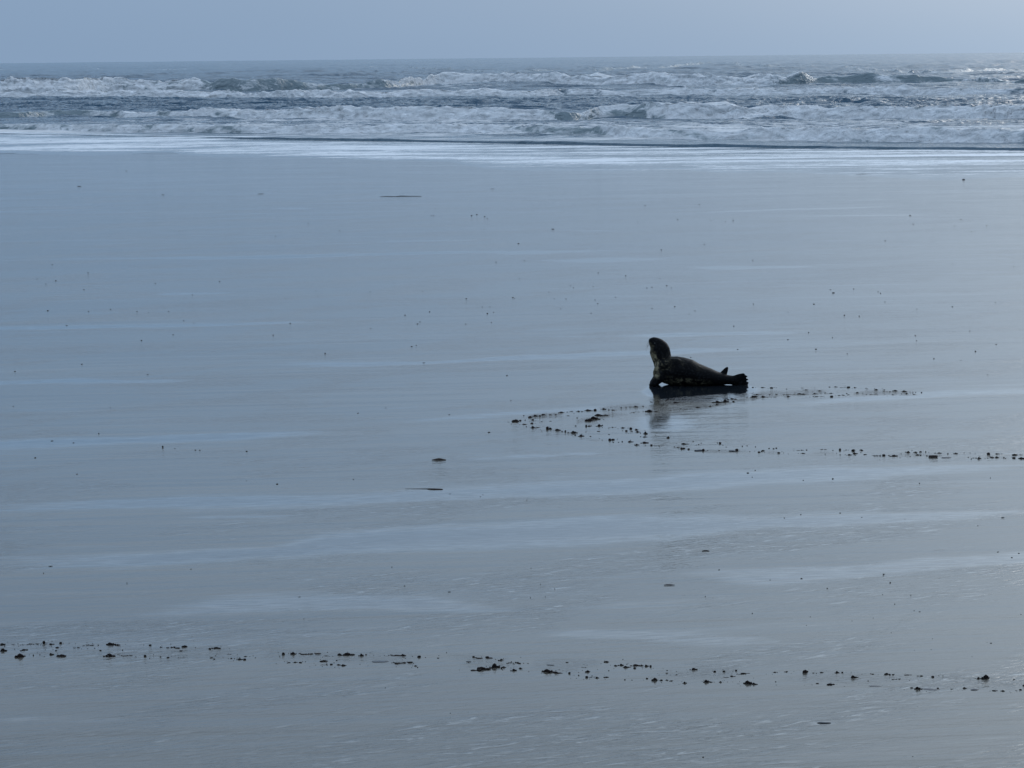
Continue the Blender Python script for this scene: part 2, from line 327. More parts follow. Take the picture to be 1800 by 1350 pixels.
# ------------------------------------------------------------------ sea and surf
EDGE = np.array([(-500, 268), (0, 271), (250, 271), (400, 276), (560, 279), (690, 283), (730, 287), (800, 290), (815, 293), (850, 297), (900, 299), (1000, 300), (1200, 303), (1420, 308), (1560, 313), (1700, 316), (1800, 317), (2300, 320)], float)
INNER = np.array([(-500, 230), (0, 235), (400, 243), (900, 253), (1200, 259), (1500, 263), (1800, 266), (2300, 272)], float)
BREAK = [  # x, base y, crest y, foam cover
    [(-500, 165, 140, .9), (0, 168, 140, 1), (130, 166, 137, 1), (150, 165, 139, .55), (200, 163, 136, .9), (290, 162, 137, .55), (330, 162, 138, .95), (372, 162, 138, .22), (450, 162, 140, .3), (560, 160, 143, .25), (640, 158, 147, .3),
     (720, 157, 138, .6), (760, 153, 134, 1), (860, 152, 135, .9), (905, 152, 135, .7), (1000, 153, 135, 1), (1150, 153, 133, 1), (1300, 154, 131, 1), (1350, 153, 131, .9), (1410, 152, 132, .4), (1450, 150, 131, .25), (1560, 150, 132, .2), (1700, 148, 139, 0.05), (1800, 150, 141, 0), (2300, 150, 141, .5)],
    [(-500, 178, 166, .8), (0, 178, 168, .8), (200, 176, 164, .95), (400, 175, 163, .9), (560, 178, 161, .95), (620, 176, 160, .95), (800, 173, 159, .9), (950, 172, 158, .85), (1000, 169, 160, .65), (1060, 170, 159, .75), (1200, 170, 157, .85), (1350, 170, 157, .85), (1480, 168, 159, .7), (1550, 169, 153, .95), (1700, 170, 155, .9), (1760, 168, 157, .6), (1800, 168, 157, .6), (2300, 168, 156, .8)],
    [(-500, 210, 200, .5), (0, 210, 200, .4), (25, 210, 197, .0), (55, 209, 198, 0), (75, 207, 199, .4), (150, 206, 197, .55), (300, 208, 195, .75), (450, 210, 194, .85), (550, 212, 191, .95), (650, 214, 189, 1), (750, 214, 190, 1), (850, 214, 193, .9), (955, 213, 197, .7), (975, 214, 202, .05), (1020, 215, 200, 0), (1036, 213, 196, .4), (1060, 210, 188, .55), (1130, 211, 187, .45), (1200, 213, 182, .9), (1300, 212, 183, 1), (1400, 209, 187, 1), (1500, 210, 190, .95), (1600, 212, 190, .7), (1700, 213, 187, 1), (1800, 214, 187, 1), (2300, 215, 188, .9)],
    [(-500, 226, 216, .4), (0, 228, 218, .45), (200, 232, 219, .65), (400, 235, 221, .65), (600, 236, 222, .75), (800, 235, 219, .85), (900, 236, 220, .75), (960, 238, 223, .6), (1050, 238, 225, .55), (1100, 243, 223, .95), (1190, 245, 226, .9), (1225, 246, 233, .5), (1260, 246, 228, .8), (1350, 247, 226, .9), (1440, 249, 225, .75), (1480, 250, 225, .72), (1600, 251, 226, .9), (1690, 252, 228, .6), (1740, 252, 226, .75), (1800, 252, 228, .5), (2300, 255, 230, .8)],
    [(-500, 234, 231, .2), (0, 236, 233, .2), (380, 243, 241, .2), (420, 245, 241, .0), (600, 248, 243, .0), (900, 253, 247, .0), (1200, 259, 253, .0), (1500, 262, 256, .0), (1800, 265, 259, .0), (2300, 271, 264, 0)],
    [(-500, 124, 121, .3), (0, 126, 123, .3), (350, 124, 121, .2), (700, 120, 116, .15), (900, 132, 128, .0), (1100, 126, 120, .02), (1250, 118, 114, .05), (1500, 122, 118, .2), (1650, 134, 127, .1), (1800, 128, 119, .0), (2300, 128, 120, 0)],
]
NC2 = 820
u2 = np.linspace(-0.325, 0.325, NC2)
def line_y(tab, px_of):  # photo polyline -> ground y for each column
    _, y = ground(px_of, np.interp(px_of, tab[:, 0], tab[:, 1])); return y
px_col = 900 + F_PX * u2 * 1.02
ye = line_y(EDGE, px_col)
yi = line_y(INNER, px_col)
brk = []                                   # each breaker: its line, height and foam cover for every column
for bi, tabl in enumerate(BREAK):
    a = np.array(tabl, float)
    ker = np.hanning(31); ker /= ker.sum(); smo = lambda v: np.convolve(np.pad(v, 15, 'edge'), ker, 'valid')
    base = smo(smo(np.interp(px_col, a[:, 0], a[:, 1])))
    xb, yb = ground(px_col, base)
    pxw = px_col + 50 * perlin(xb * 0.06, xb * 0 + bi * 3.3, 5)
    crest = smo(np.interp(pxw, a[:, 0], a[:, 2])); cov = np.interp(pxw, a[:, 0], a[:, 3])
    H = np.maximum(base - crest, 1) / F_PX * yb * 1.0
    H = H * (1 + 0.30 * fbm(xb * 0.30, xb * 0 + bi, 3, 60 + bi))
    yb = yb + 1.3 * H * fbm(xb * 0.14, xb * 0 + bi * 7.7, 4, 70 + bi)
    if bi == 4: H = H * (0.75 + 0.9 * np.clip(fbm(xb * 0.12, xb * 0 + 3.3, 4, 201) + 0.3, 0, 1)) * np.interp(px_col, [250, 450], [0.5, 1.0])
    fw = H * (0.45 + 0.5 * cov) + (0.12 if bi != 4 else 0.03)
    if bi == 5: fw = 0 * H + 7.0; yb = ground(px_col, base)[1]
    brk.append((yb, H, cov, fw, a))
NRS = 1130
yf = yi[None, :] - 1.0 + np.concatenate([np.arange(0, 300, 0.08), 300 * np.exp(np.linspace(0, math.log(28.0), 2500))[1:]])[:, None]
dens = 2.6 * np.exp(-(yf - 90) / 170.0) + 0.05 * np.minimum(1, 600 / yf) ** 1.2
for yb, H, cov, fw, a in brk[:5]:
    dens += 9.0 / (0.5 + H) * (1 / (1 + np.exp(-(yf - yb + 0.8 * H) / 0.15))) * (1 / (1 + np.exp((yf - yb - fw - 1.2 * H) / 0.3)))
cum = np.concatenate([np.zeros((1, NC2)), np.cumsum(0.5 * (dens[1:] + dens[:-1]) * np.diff(yf, axis=0), axis=0)])
Ysea = np.empty((NRS, NC2))
for c in range(NC2):
    Ysea[:, c] = np.interp(np.linspace(0, cum[-1, c], NRS), cum[:, c], yf[:, c])
del dens, cum, yf
Xsea = u2[None, :] * (Ysea + 1.0)
off = Ysea - yi[None, :]
PXs, PYs = project(Xsea, Ysea)
# ambient sea: swell and wind chop
far = sstep(150, 420, Ysea)
Z = 0.06 * fbm(Xsea * 0.10, Ysea * 0.30, 4, 41) * sstep(0, 15, off)
Z += 0.26 * fbm(Xsea * 0.06, Ysea * 0.16, 4, 43) * sstep(15, 50, off)
ch = np.abs(fbm(Xsea * 0.16 + 0.05 * Ysea, Ysea * 0.42, 4, 47))
deep = sstep(172, 180, PYs) * (1 - sstep(192, 199, PYs))
Z += (0.42 * (1 + 1.3 * deep) * (0.35 - ch)) * sstep(4, 14, off) * (1 - sstep(90, 200, off))
ch2 = np.abs(fbm(Xsea * 0.06, Ysea * 0.15, 3, 48))
Z += 1.3 * (0.3 - ch2) * sstep(90, 200, off) * (1 - 0.5 * sstep(400, 1500, off))
Z += far * (1.2 * fbm(Xsea * 0.009, Ysea * 0.026, 3, 44) + 0.35 * fbm(Xsea * 0.03, Ysea * 0.07, 4, 45))
bgf = np.interp(PYs, [100, 118, 130, 150, 160, 178, 184, 193, 200, 216, 226, 240, 250, 256, 262, 275], [-.6, -.45, -.12, .22, .30, .30, -.10, -.14, .22, .44, .56, .54, .42, .18, .28, .45])
foam = bgf + 0.30 * fbm(Xsea * 0.05, Ysea * 0.10, 3, 51) - 0.30 * deep
murk = np.zeros_like(Xsea); dY = np.zeros_like(Xsea)
for bi, (yb, H, cov, fw, a) in enumerate(brk):
    sdist = Ysea - yb
    t = np.clip(sdist / fw, 0, 1)
    prof = np.where(sdist < fw, t ** 0.8 * (1 - 0.12 * t ** 6), 0.88 * np.exp(-np.maximum(sdist - fw, 0) / (H * 4.5 + 0.3)))
    prof = np.where(sdist < 0, 0, prof)
    Z += H * prof
    onf = sstep(-0.6 * H - .2, 0.1 * H, sdist) * (1 - sstep(fw + 0.5 * H, fw + 4.0 * H + .5, sdist))
    face = sstep(-0.5 * H, 0.15 * H, sdist) * (1 - sstep(fw * 0.8, fw + 0.9 * H, sdist))
    arc = sdist + H * prof * np.where(sdist < fw, 1.0, -1.0) + np.where(sdist < fw, 0, 2 * H)     # length along the wave's skin
    hs = np.maximum(H, .35)
    lump = billow(Xsea * 0.75 / hs, arc * 1.0 / hs, 4, 80 + bi) - 0.25
    lump2 = fbm(Xsea * 0.22, arc * 0.5, 3, 95 + bi)
    cov = np.interp(px_col[None, :] + 55 * fbm(Xsea * 0.25, arc * 0.6, 3, 140 + bi) + 26 * (t - 0.5), a[:, 0], a[:, 3])
    if bi == 5: cov = cov * 0.3
    cl = np.clip(cov * 1.25 - 0.1, 0, 1)
    dY -= face * cl * H * (0.42 * lump + 0.35 * lump2)
    Z += onf * cl * H * (0.24 * lump + 0.14 * lump2)
    floor_ = -0.35 if bi == 4 else 0.36 if bi == 0 else 0.30
    foam = np.where(onf > 0.02, foam * (1 - onf) + onf * (np.maximum(cov * 1.2 - 0.10, floor_) + (0.1 if bi == 4 else 0.45) * fbm(Xsea * 0.45, arc * 0.5, 3, 100 + bi)), foam)
    murk = np.maximum(murk, onf * (0.85 if bi in (0, 2, 3) else 0.35 if bi != 4 else 0.25))
    if bi == 4: lowdark = onf
murk = np.clip(murk + 0.25 * sstep(225, 250, PYs) - 0.2 * lowdark, 0, 1)
foam = np.clip(foam, 0, 1.15)
Z += 0.015
Z[0, :] = -0.03
sea = link('sea', grid_mesh('sea', Xsea, Ysea + dY, Z, {'foam': foam, 'murk': murk}), M['sea']); tag(sea, kind='structure')

# the last thin sheet of water running up the sand
rA = np.linspace(0, 1, 120) ** 1.15
Ysw = ye[None, :] + (yi[None, :] + 2.5 - ye[None, :]) * rA[:, None]
Xsw = u2[None, :] * (Ysw + 1.0)
lip = fbm(Xsw * 0.22, Xsw * 0 + 2.2, 4, 120)
Ysw = Ysw + (1 - rA[:, None]) ** 4 * 3.6 * lip
dist_e = rA[:, None] * (yi - ye)[None, :]
Zw = -0.007 + 0.024 * sstep(-.2, 2.5, dist_e)
rid = perlin(Xsw * 0.05, Ysw * 0.42, 130) + 0.6 * perlin(Xsw * 0.11, Ysw * 0.9, 131)
Zw = Zw + 0.022 * np.clip(rid, 0, 1) * sstep(0.5, 4, dist_e)
fsw = 0.60 + 0.34 * fbm(Xsw * 0.08, Ysw * 0.26, 5, 133) - 0.55 * sstep(.22, .40, perlin(Xsw * 0.035, Ysw * 0.75, 137))  - 0.34 * (1 - sstep(0.0, 4.5, dist_e)) 
sw = link('shallow_water', grid_mesh('shallow_water', Xsw, Ysw, Zw, {'foam': fsw}), M['swash']); tag(sw, kind='structure')

# ------------------------------------------------------------------ seal
ZPX = 0.00097                         # metres per pixel of the enlarged view the outline was measured on
def sp_(x, y): return ((x - 900) * ZPX, (806 - y) * ZPX * 1.01)
def loft(bm, stations, nseg=22):
    """stations: centre (x, y, z), radius in the body's plane, radius across (y)"""
    P = [Vector(q[0]) for q in stations]
    rings = []
    for i, (c, rn, ry) in enumerate(stations):
        tan = (P[min(i + 1, len(P) - 1)] - P[max(i - 1, 0)]).normalized()
        side = Vector((0, 1, 0)); side = (side - tan * side.dot(tan)).normalized()
        nor = tan.cross(side).normalized()
        rings.append([bm.verts.new(P[i] + nor * rn * math.cos(2 * math.pi * k / nseg) + side * ry * math.sin(2 * math.pi * k / nseg)) for k in range(nseg)])
    for a, b in zip(rings[:-1], rings[1:]):
        for k in range(nseg):
            bm.faces.new((a[k], a[(k + 1) % nseg], b[(k + 1) % nseg], b[k]))
    for r_, c in ((rings[0], P[0]), (rings[-1], P[-1])):
        v = bm.verts.new(c)
        for k in range(nseg): bm.faces.new((r_[k], r_[(k + 1) % nseg], v))
def Q(x, y, r, ry=None, d=0.0):
    X, Zz = sp_(x, y); return ((X, d, Zz), r * ZPX, (ry if ry is not None else r) * ZPX)
def build_seal_body():
    bm = bmesh.new()
    # trunk, from the chest to the ankles (outline top and bottom measured in the photograph)
    trunk = [(358, 600, 660), (364, 560, 710), (384, 525, 745), (415, 490, 764), (470, 466, 784), (540, 453, 801), (620, 451, 807), (700, 465, 806), (780, 490, 808), (860, 535, 808), (940, 567, 808), (1020, 598, 808), (1100, 634, 806), (1170, 655, 802), (1230, 676, 792), (1290, 684, 792), (1335, 680, 800)]
    wid = [40, 78, 108, 132, 158, 176, 186, 190, 188, 178, 165, 146, 122, 100, 78, 62, 50]
    dep = [0.045, .04, .035, .03, .02, .01, 0, 0, 0, 0, 0, 0, 0, 0, 0, -.005, -.01]
    loft(bm, [Q(x, (t + b) / 2, (b - t) / 2, w, d) for (x, t, b), w, d in zip(trunk, wid, dep)], 30)
    # heavy near shoulder and the fold of fat behind it
    loft(bm, [Q(420, 630, 50, 40, -.075), Q(470, 575, 92, 58, -.085), Q(540, 552, 96, 70, -.09), Q(620, 560, 98, 72, -.085), Q(700, 585, 84, 60, -.075), Q(770, 610, 50, 40, -.07)], 20)
    loft(bm, [Q(800, 620, 50, 40, -.07), Q(870, 625, 74, 58, -.08), Q(960, 665, 70, 56, -.075), Q(1050, 700, 54, 46, -.06), Q(1100, 715, 34, 30, -.05)], 20)
    # neck and lifted head, turned a little away, chin up
    neck = [(510, 720, 110, 100, .02), (492, 650, 130, 126, .03), (470, 580, 120, 118, .05), (446, 515, 114, 110, .07), (429, 452, 122, 112, .085), (414, 400, 126, 114, .095), (394, 356, 118, 106, .10), (372, 322, 96, 90, .10), (347, 299, 77, 74, .10), (326, 282, 62, 62, .10), (309, 269, 47, 50, .10), (298, 261, 30, 34, .10), (293, 257, 14, 16, .10)]
    loft(bm, [Q(*n_[:2], n_[2], n_[3], n_[4]) for n_ in neck], 26)
    # muzzle pads
    for dd in (-0.022, 0.022):
        loft(bm, [Q(338, 279, 30, 28, .10 + dd), Q(314, 281, 42, 32, .10 + dd), Q(293, 287, 35, 29, .10 + dd), Q(279, 290, 16, 14, .10 + dd)], 14)
    # fore flippers, wrists planted ahead of the chest
    for dd, dx in ((-0.115, 0), (0.075, 4)):
        loft(bm, [Q(470 + dx, 640, 80, 56, dd * .7), Q(428 + dx, 682, 70, 52, dd * .9), Q(388 + dx, 722, 58, 48, dd), Q(356 + dx, 754, 50, 48, dd * 1.05), Q(330 + dx, 776, 41, 48, dd * 1.08), Q(306 + dx, 788, 29, 44, dd * 1.1), Q(290 + dx, 793, 14, 30, dd * 1.1)], 18)
        for k in range(5):
            yy_ = dd * 1.1 + (k - 2) * 0.017
            loft(bm, [Q(330 + dx, 788, 15, 10, yy_), Q(304 + dx, 794, 12, 9, yy_), Q(290 + dx - abs(k - 2) * -5, 799, 6, 5, yy_)], 8)
    # near hind flipper: upright fan of five toes trailing on the sand
    tips = [(1438, 668, 24), (1468, 690, 15), (1478, 728, 14), (1484, 768, 15), (1478, 800, 18)]
    loft(bm, [Q(1260, 742, 50, 40, -.01), Q(1320, 742, 56, 34, -.015), Q(1370, 738, 68, 24, -.02), Q(1420, 738, 76, 18, -.025), Q(1452, 740, 66, 12, -.028)], 22)
    for k, (tx, ty, tr) in enumerate(tips):
        by = 705 + k * 19
        loft(bm, [Q(1300, by, 20, 22, -.012), Q(1380, by + (ty - by) * .55, 27, 18, -.02), Q(1430, by + (ty - by) * .85, 24, 14, -.026), Q(tx, ty, tr * .8, 10, -.03), Q(tx + 10, ty + 2, 5, 5, -.03)], 12)
    # far hind flipper: its tip sticks up behind
    loft(bm, [Q(1140, 740, 54, 40, .02), Q(1175, 690, 48, 34, .035), Q(1200, 652, 38, 24, .045), Q(1220, 618, 27, 16, .05), Q(1234, 596, 16, 12, .052), Q(1240, 586, 6, 6, .052)], 16)
    bmesh.ops.recalc_face_normals(bm, faces=bm.faces)
    me = bpy.data.meshes.new('body_raw'); bm.to_mesh(me); bm.free()
    o = bpy.data.objects.new('body_raw', me); col.objects.link(o)
    r_ = o.modifiers.new('r', 'REMESH'); r_.mode = 'VOXEL'; r_.voxel_size = 0.006
    sm = o.modifiers.new('s', 'SMOOTH'); sm.factor = 0.5; sm.iterations = 4
    dg = bpy.context.evaluated_depsgraph_get(); dg.update()
    ev = bpy.data.meshes.new_from_object(o.evaluated_get(dg)); ev.name = 'seal_body'
    bpy.data.objects.remove(o)
    n = len(ev.vertices); co = np.empty(n * 3, np.float32); ev.vertices.foreach_get('co', co); co = co.reshape(-1, 3)
    co[:, 2] = np.maximum(co[:, 2], -0.02)
    ev.vertices.foreach_set('co', co.ravel())
    zx = co[:, 0] / ZPX + 900; zy = 806 - co[:, 2] / (ZPX * 1.01)
    # paler coat: throat and chest, and a blotchy band low on the flank
    front = np.interp(zy, [230, 290, 340, 420, 500, 560, 690], [285, 290, 320, 352, 395, 400, 410])
    zx = zx + 26 * fbm(zx * .02, zy * .02, 3, 8)
    throat = (1 - sstep(front - 14, front + 26, zx)) * sstep(275, 330, zy) * (1 - sstep(640, 720, zy))
    band = sstep(640, 690, zy) * (1 - sstep(790, 815, zy)) * sstep(430, 500, zx) * (1 - sstep(940, 1080, zx))
    belly_line = np.interp(zx, [420, 520, 650, 800, 1000], [630, 665, 690, 700, 720])
    band = band * sstep(belly_line - 18, belly_line + 25, zy)
    back = 0.14 * sstep(.35, .9, fbm(zx * .01, zy * .01 + co[:, 1] * 10, 3, 5) + .5) * (1 - sstep(520, 640, zy)) * sstep(430, 520, zx)
    back = np.maximum(back, 0.42 * sstep(-.05, .3, fbm(zx * .03, zy * .03, 3, 25)) * sstep(385, 420, zx) * (1 - sstep(540, 620, zx)) * sstep(455, 480, zy) * (1 - sstep(560, 640, zy)))
    pale = np.clip(np.maximum(np.maximum(throat * 1.15, band * 0.62 * sstep(-.25, .25, fbm(zx * .016, zy * .022, 3, 15))), back), 0, 1)
    at = ev.attributes.new('pale', 'FLOAT', 'POINT'); at.data.foreach_set('value', pale.astype(np.float32))
    ev.polygons.foreach_set('use_smooth', np.ones(len(ev.polygons), bool))
    ev.materials.clear()
    return ev
sx, sy = g1(1230, 676.3)
seal = link('seal', None); seal.location = (sx, sy, -0.009); seal.rotation_euler = (0, 0, -math.atan2(sx, sy))
tag(seal, 'dark mottled seal lying on the wet sand with its head raised and chin up', 'seal')
link('body', build_seal_body(), M['seal'], seal)
def lump_mesh(name, seed, sub=2, amp=0.28, flat=0.0):
    bm = bmesh.new(); bmesh.ops.create_icosphere(bm, subdivisions=sub, radius=0.5)
    r_ = np.random.default_rng(seed); ph = r_.random((5, 3)) * 6.28; k_ = r_.normal(size=(5, 3)) * 3.2
    for v in bm.verts:
        d = sum(math.sin(k_[i] @ np.array(v.co) * 2 + ph[i, 0]) for i in range(5)) / 5
        v.co *= 1 + amp * d * 1.8
        v.co.z *= 1 - flat
    me = bpy.data.meshes.new(name); bm.to_mesh(me); bm.free()
    me.polygons.foreach_set('use_smooth', np.ones(len(me.polygons), bool)); return me
eye_me = lump_mesh('eye', 3, 2, 0.0)
for dd in (-0.068, 0.068):
    o = link('eye', eye_me, M['black'], seal); x_, z_ = sp_(356, 300); o.location = (x_, 0.10 + dd, z_); o.scale = (0.022, 0.016, 0.022)
o = link('nose', lump_mesh('nose', 5, 2, 0.1), M['black'], seal); x_, z_ = sp_(308, 254); o.location = (x_, 0.10, z_); o.scale = (0.03, 0.032, 0.02)
for dd in (-1, 1):
    for k in range(7):
        x0, z0 = sp_(290 + 3 * (k % 3), 282 + 4 * k); ln = 0.05 + 0.012 * (k % 4)
        bm = bmesh.new()
        dx, dz = -0.55 - 0.08 * (k % 3), -0.25 - 0.13 * k
        pts = [Vector((x0 + dx * ln * q, 0.10 + dd * (0.03 + 0.035 * q), z0 + dz * ln * q - 0.012 * q * q)) for q in (0, .5, 1)]
        loft(bm, [(tuple(p), 0.0007, 0.0007) for p in pts], 4)
        me = bpy.data.meshes.new('whisker'); bm.to_mesh(me); bm.free()
        link('whisker', me, M['whisker'], seal)

# ------------------------------------------------------------------ clods in the seal's tracks
# measured on enlarged views of the photograph: (x, y, width, height with its mirror image)
def conv(x0, y0, sc, rows): return [(x0 + a / sc, y0 + b / sc, w / sc, h / sc) for a, b, w, h in rows]
NEAR = conv(0, 1100, 3, [(10,98,35,12),(70,99,20,4),(115,99,20,4),(175,96,55,5),(232,90,14,14),(272,96,24,8),(316,90,18,12),(15,130,36,20),(125,127,38,9),(112,159,62,26),(176,156,7,9),(272,150,20,12),(310,157,62,18),(302,114,14,6),(405,114,34,7),(295,130,10,5),(465,101,48,4),(518,102,7,6),(582,97,46,16),(620,101,26,9),(530,130,14,5),(575,158,58,22),(646,128,6,5),(665,156,45,4),(765,160,13,9),(792,102,14,6),(846,164,10,5),(882,167,18,8),(850,113,14,3),(915,113,60,10),(964,109,38,14),(955,132,20,3),(1108,120,16,9),(1140,117,48,12),(1110,168,22,6),(1130,175,14,4),(1210,150,24,3),(1220,172,12,5),(1263,177,32,12),(1290,178,14,9),(1297,161,20,5),(1494,149,14,14),(1550,147,34,18),(1627,146,86,10),(1523,194,18,6),(1556,193,24,8),(1584,194,14,7),(1695,186,52,14),(1720,158,24,4),(1710,206,34,6),(1747,204,14,7),(1776,183,10,5),(1785,206,20,8),(1790,153,24,14)]) \
 + conv(600, 1100, 3, [(30,152,70,20),(104,156,26,18),(130,153,10,6),(10,209,26,11),(295,157,82,9),(325,156,26,13),(410,164,14,14),(318,193,78,14),(394,211,18,8),(402,220,8,5),(510,170,14,3),(697,164,12,7),(755,167,92,18),(843,180,22,12),(832,183,14,5),(735,229,98,26),(808,217,52,34),(859,218,30,10),(845,224,10,8),(908,235,32,16),(944,225,16,10),(905,195,58,11),(938,198,14,6),(1088,242,66,24),(1140,248,40,14),(1190,193,16,3),(1203,250,12,10),(1252,262,8,7),(1302,241,34,14),(1295,272,14,12),(1325,270,34,6),(1348,275,22,12),(1388,271,36,9),(1390,190,34,12),(1446,211,18,9),(1474,207,28,14),(1505,218,32,14),(1550,209,52,14),(1583,210,20,10),(1611,212,22,14),(1632,215,10,12),(1547,224,14,8),(1495,286,9,7),(1532,287,8,4),(1612,279,12,6),(1657,285,42,22),(1688,288,14,7),(1716,287,16,8),(1742,290,28,7),(1410,237,8,4),(1280,219,24,3),(1718,249,18,6),(1764,259,16,5),(1718,236,10,4)]) \
 + conv(1200, 1100, 3, [(57,230,40,16),(10,302,22,14),(170,242,14,9),(218,241,14,9),(282,237,11,9),(320,253,68,14),(250,268,66,14),(126,296,36,20),(150,298,22,7),(202,297,20,10),(345,304,52,26),(380,308,26,16),(491,296,8,7),(486,246,30,7),(543,243,22,8),(637,245,34,28),(658,242,10,8),(690,250,16,4),(706,251,8,4),(735,246,22,8),(813,247,24,16),(842,247,10,8),(905,272,36,20),(712,305,14,6),(766,310,42,16),(795,309,14,6),(977,255,58,9),(1067,256,32,16),(1092,259,10,8),(1109,259,10,8),(1120,281,40,8),(1187,261,84,9),(1240,266,14,5),(1258,265,12,7),(1319,271,14,10),(1373,265,8,5),(978,292,10,5),(1209,328,14,6),(1240,333,38,20),(1346,331,11,8),(1421,334,18,5),(1486,330,18,12),(1560,279,26,16),(1602,274,58,30),(1530,279,30,5),(1640,343,40,9),(1692,344,30,10),(1747,343,32,6),(1781,338,10,9),(1797,316,8,10),(1746,284,14,4)])
NEAR_GREY = conv(600, 1100, 3, [(200,189,80,4),(1103,206,38,4),(670,188,26,4)]) + conv(1200, 1100, 3, [(1015,318,60,5),(1305,335,80,5),(1540,337,40,10)])
LOOP = conv(860, 660, 3.75, [(158,302,56,22),(145,320,8,6),(205,298,14,8),(228,266,10,8),(237,296,10,6),(262,276,28,16),(300,267,36,14),(332,268,14,8),(356,260,30,11),(402,259,24,6),(436,258,24,6),(480,244,44,11),(514,242,10,6),(540,237,26,4),(586,237,20,9),(612,238,16,6),(652,231,44,12),(692,229,24,16),(752,222,34,12),(789,229,12,8),(818,229,22,8),(290,293,22,10),(284,316,24,10),(230,322,28,7),(245,337,8,6),(287,344,26,16),(318,344,26,6),(345,305,14,5),(383,352,16,16),(405,351,30,12),(450,361,32,14),(480,369,10,6),(502,371,10,12),(522,378,18,6),(556,377,38,16),(566,394,12,7),(605,399,36,14),(580,281,12,9),(520,266,24,4),(405,302,20,4),
 (640,298,60,22),(690,287,60,24),(735,264,70,18),(770,262,50,10),(640,335,10,12),(660,334,24,8),(570,333,14,7),(725,332,36,16),(748,328,8,8),(806,342,40,8),(880,345,24,7),(905,366,14,8),(933,352,16,12),(940,369,12,6),(970,358,20,10),(976,371,22,9),(1029,383,24,20),(1025,405,26,6),(638,373,8,5),(722,369,26,4),(668,402,14,6),(790,390,16,4),(795,425,16,12),(816,424,18,9),(818,441,12,6),(852,440,10,4),(877,437,10,9),(932,437,30,10),(972,458,30,11),(1023,444,46,13),(1069,461,14,9),(1107,464,30,6),(1182,410,24,12),(1098,394,6,7),(1290,451,40,10),(1221,471,8,8),(1240,473,22,6),(1270,483,24,12),(1283,482,14,8),(1318,485,20,9),(1345,436,10,6),(1380,455,8,6),(1398,446,8,6),(1412,495,14,14),(1440,495,10,5),(1504,445,8,6),(1521,447,14,10),(1516,495,12,7),(1562,472,7,6),(1633,494,18,14),(1668,467,8,8),(1700,464,8,6),(1756,471,6,5),(1718,501,8,4),(1778,506,14,8),(1796,500,8,10),
 (870,213,12,8),(902,210,12,6),(932,208,22,4),(963,207,30,12),(1014,204,12,7),(925,247,60,4),(1000,240,60,4),(1060,236,60,18),(1090,238,30,8),(1070,176,30,6),(1110,172,40,6),(1150,165,40,8),(1190,158,40,8),(1235,180,40,12),(1240,146,50,8),(1290,158,40,6),(1340,155,30,5),(1380,150,30,5),(1430,150,30,4),(1145,195,20,6),(1110,203,30,6),(1180,178,30,6),
 (1170,232,50,4),(1260,221,60,5),(1320,217,40,6),(1375,213,34,10),(1420,208,30,5),(1460,204,24,9),(1480,178,30,8),(1512,178,40,18),(1555,173,40,22),(1500,195,20,10),(1600,155,26,10),(1622,157,20,8),(1610,173,14,8),(1575,160,18,6),(1742,141,36,14),(1765,125,22,6),(1738,80,12,6),(1700,145,10,5)]) \
 + conv(1320, 660, 3.75, [(12,80,12,7),(77,80,26,6),(137,83,18,8),(168,82,8,4),(235,89,10,4),(362,95,26,6),(455,101,20,6),(340,83,20,3),(519,77,14,6),(558,76,22,6),(610,79,50,4),(643,79,18,9),(685,81,20,7),(742,88,50,5),(828,94,34,9),(880,96,16,7),(890,105,40,4),(955,101,40,10),(1010,106,30,11),(1068,112,8,7),(1086,112,8,7),(1125,114,10,10),(1063,125,70,9),(1025,121,20,10),(993,122,8,6),
 (15,143,34,14),(50,124,50,8),(124,125,14,5),(168,125,22,5),(80,142,26,12),(125,142,50,7),(245,140,26,11),(262,125,76,9),(318,122,18,8),(345,125,30,8),(425,121,26,8),(447,138,60,11),(522,118,50,9),(531,140,14,11),(490,115,14,6),(580,133,22,6),(610,131,20,6),(635,128,26,6),(632,119,12,6),(695,114,24,9),(760,126,60,4),(850,125,100,5),(935,128,16,6),(380,143,40,4),
 (30,470,8,6),(120,481,10,8),(150,483,14,7),(167,479,12,7),(78,497,20,9),(53,506,16,7),(183,511,16,8),(327,492,40,6),(368,491,12,6),(342,513,26,6),(481,487,36,5),(588,491,12,12),(588,523,8,6),(565,512,6,4),(490,518,8,4),(540,493,10,4),(674,496,16,14),(687,514,26,10),(652,523,22,9),(728,493,20,9),(745,521,20,6),(828,528,36,7),(877,527,18,10),(910,527,10,6),(940,530,46,12),(1040,506,24,12),(1020,505,10,5),(1083,506,22,8),(1112,503,22,8),(1152,504,8,9),(1097,523,20,8),(1120,526,12,6),(1050,534,8,6),(1161,530,10,10),(1240,511,26,7),(1298,516,8,9),(1349,513,26,7),(1566,519,18,12),(1625,516,24,6),(1405,510,8,3),(1444,511,6,4),(1433,540,8,5),(1468,543,32,5),(1503,547,22,14),(1580,538,14,6),(1590,540,20,8),(1621,540,20,9),(1668,543,14,8),(1728,523,38,12),(1770,523,40,5),(1735,544,18,8),(1785,547,40,12)])
LOOP_GREY = conv(860, 660, 3.75, [(1385,494,70,14),(1605,498,50,12)]) + conv(1320, 660, 3.75, [(1285,541,60,6)])
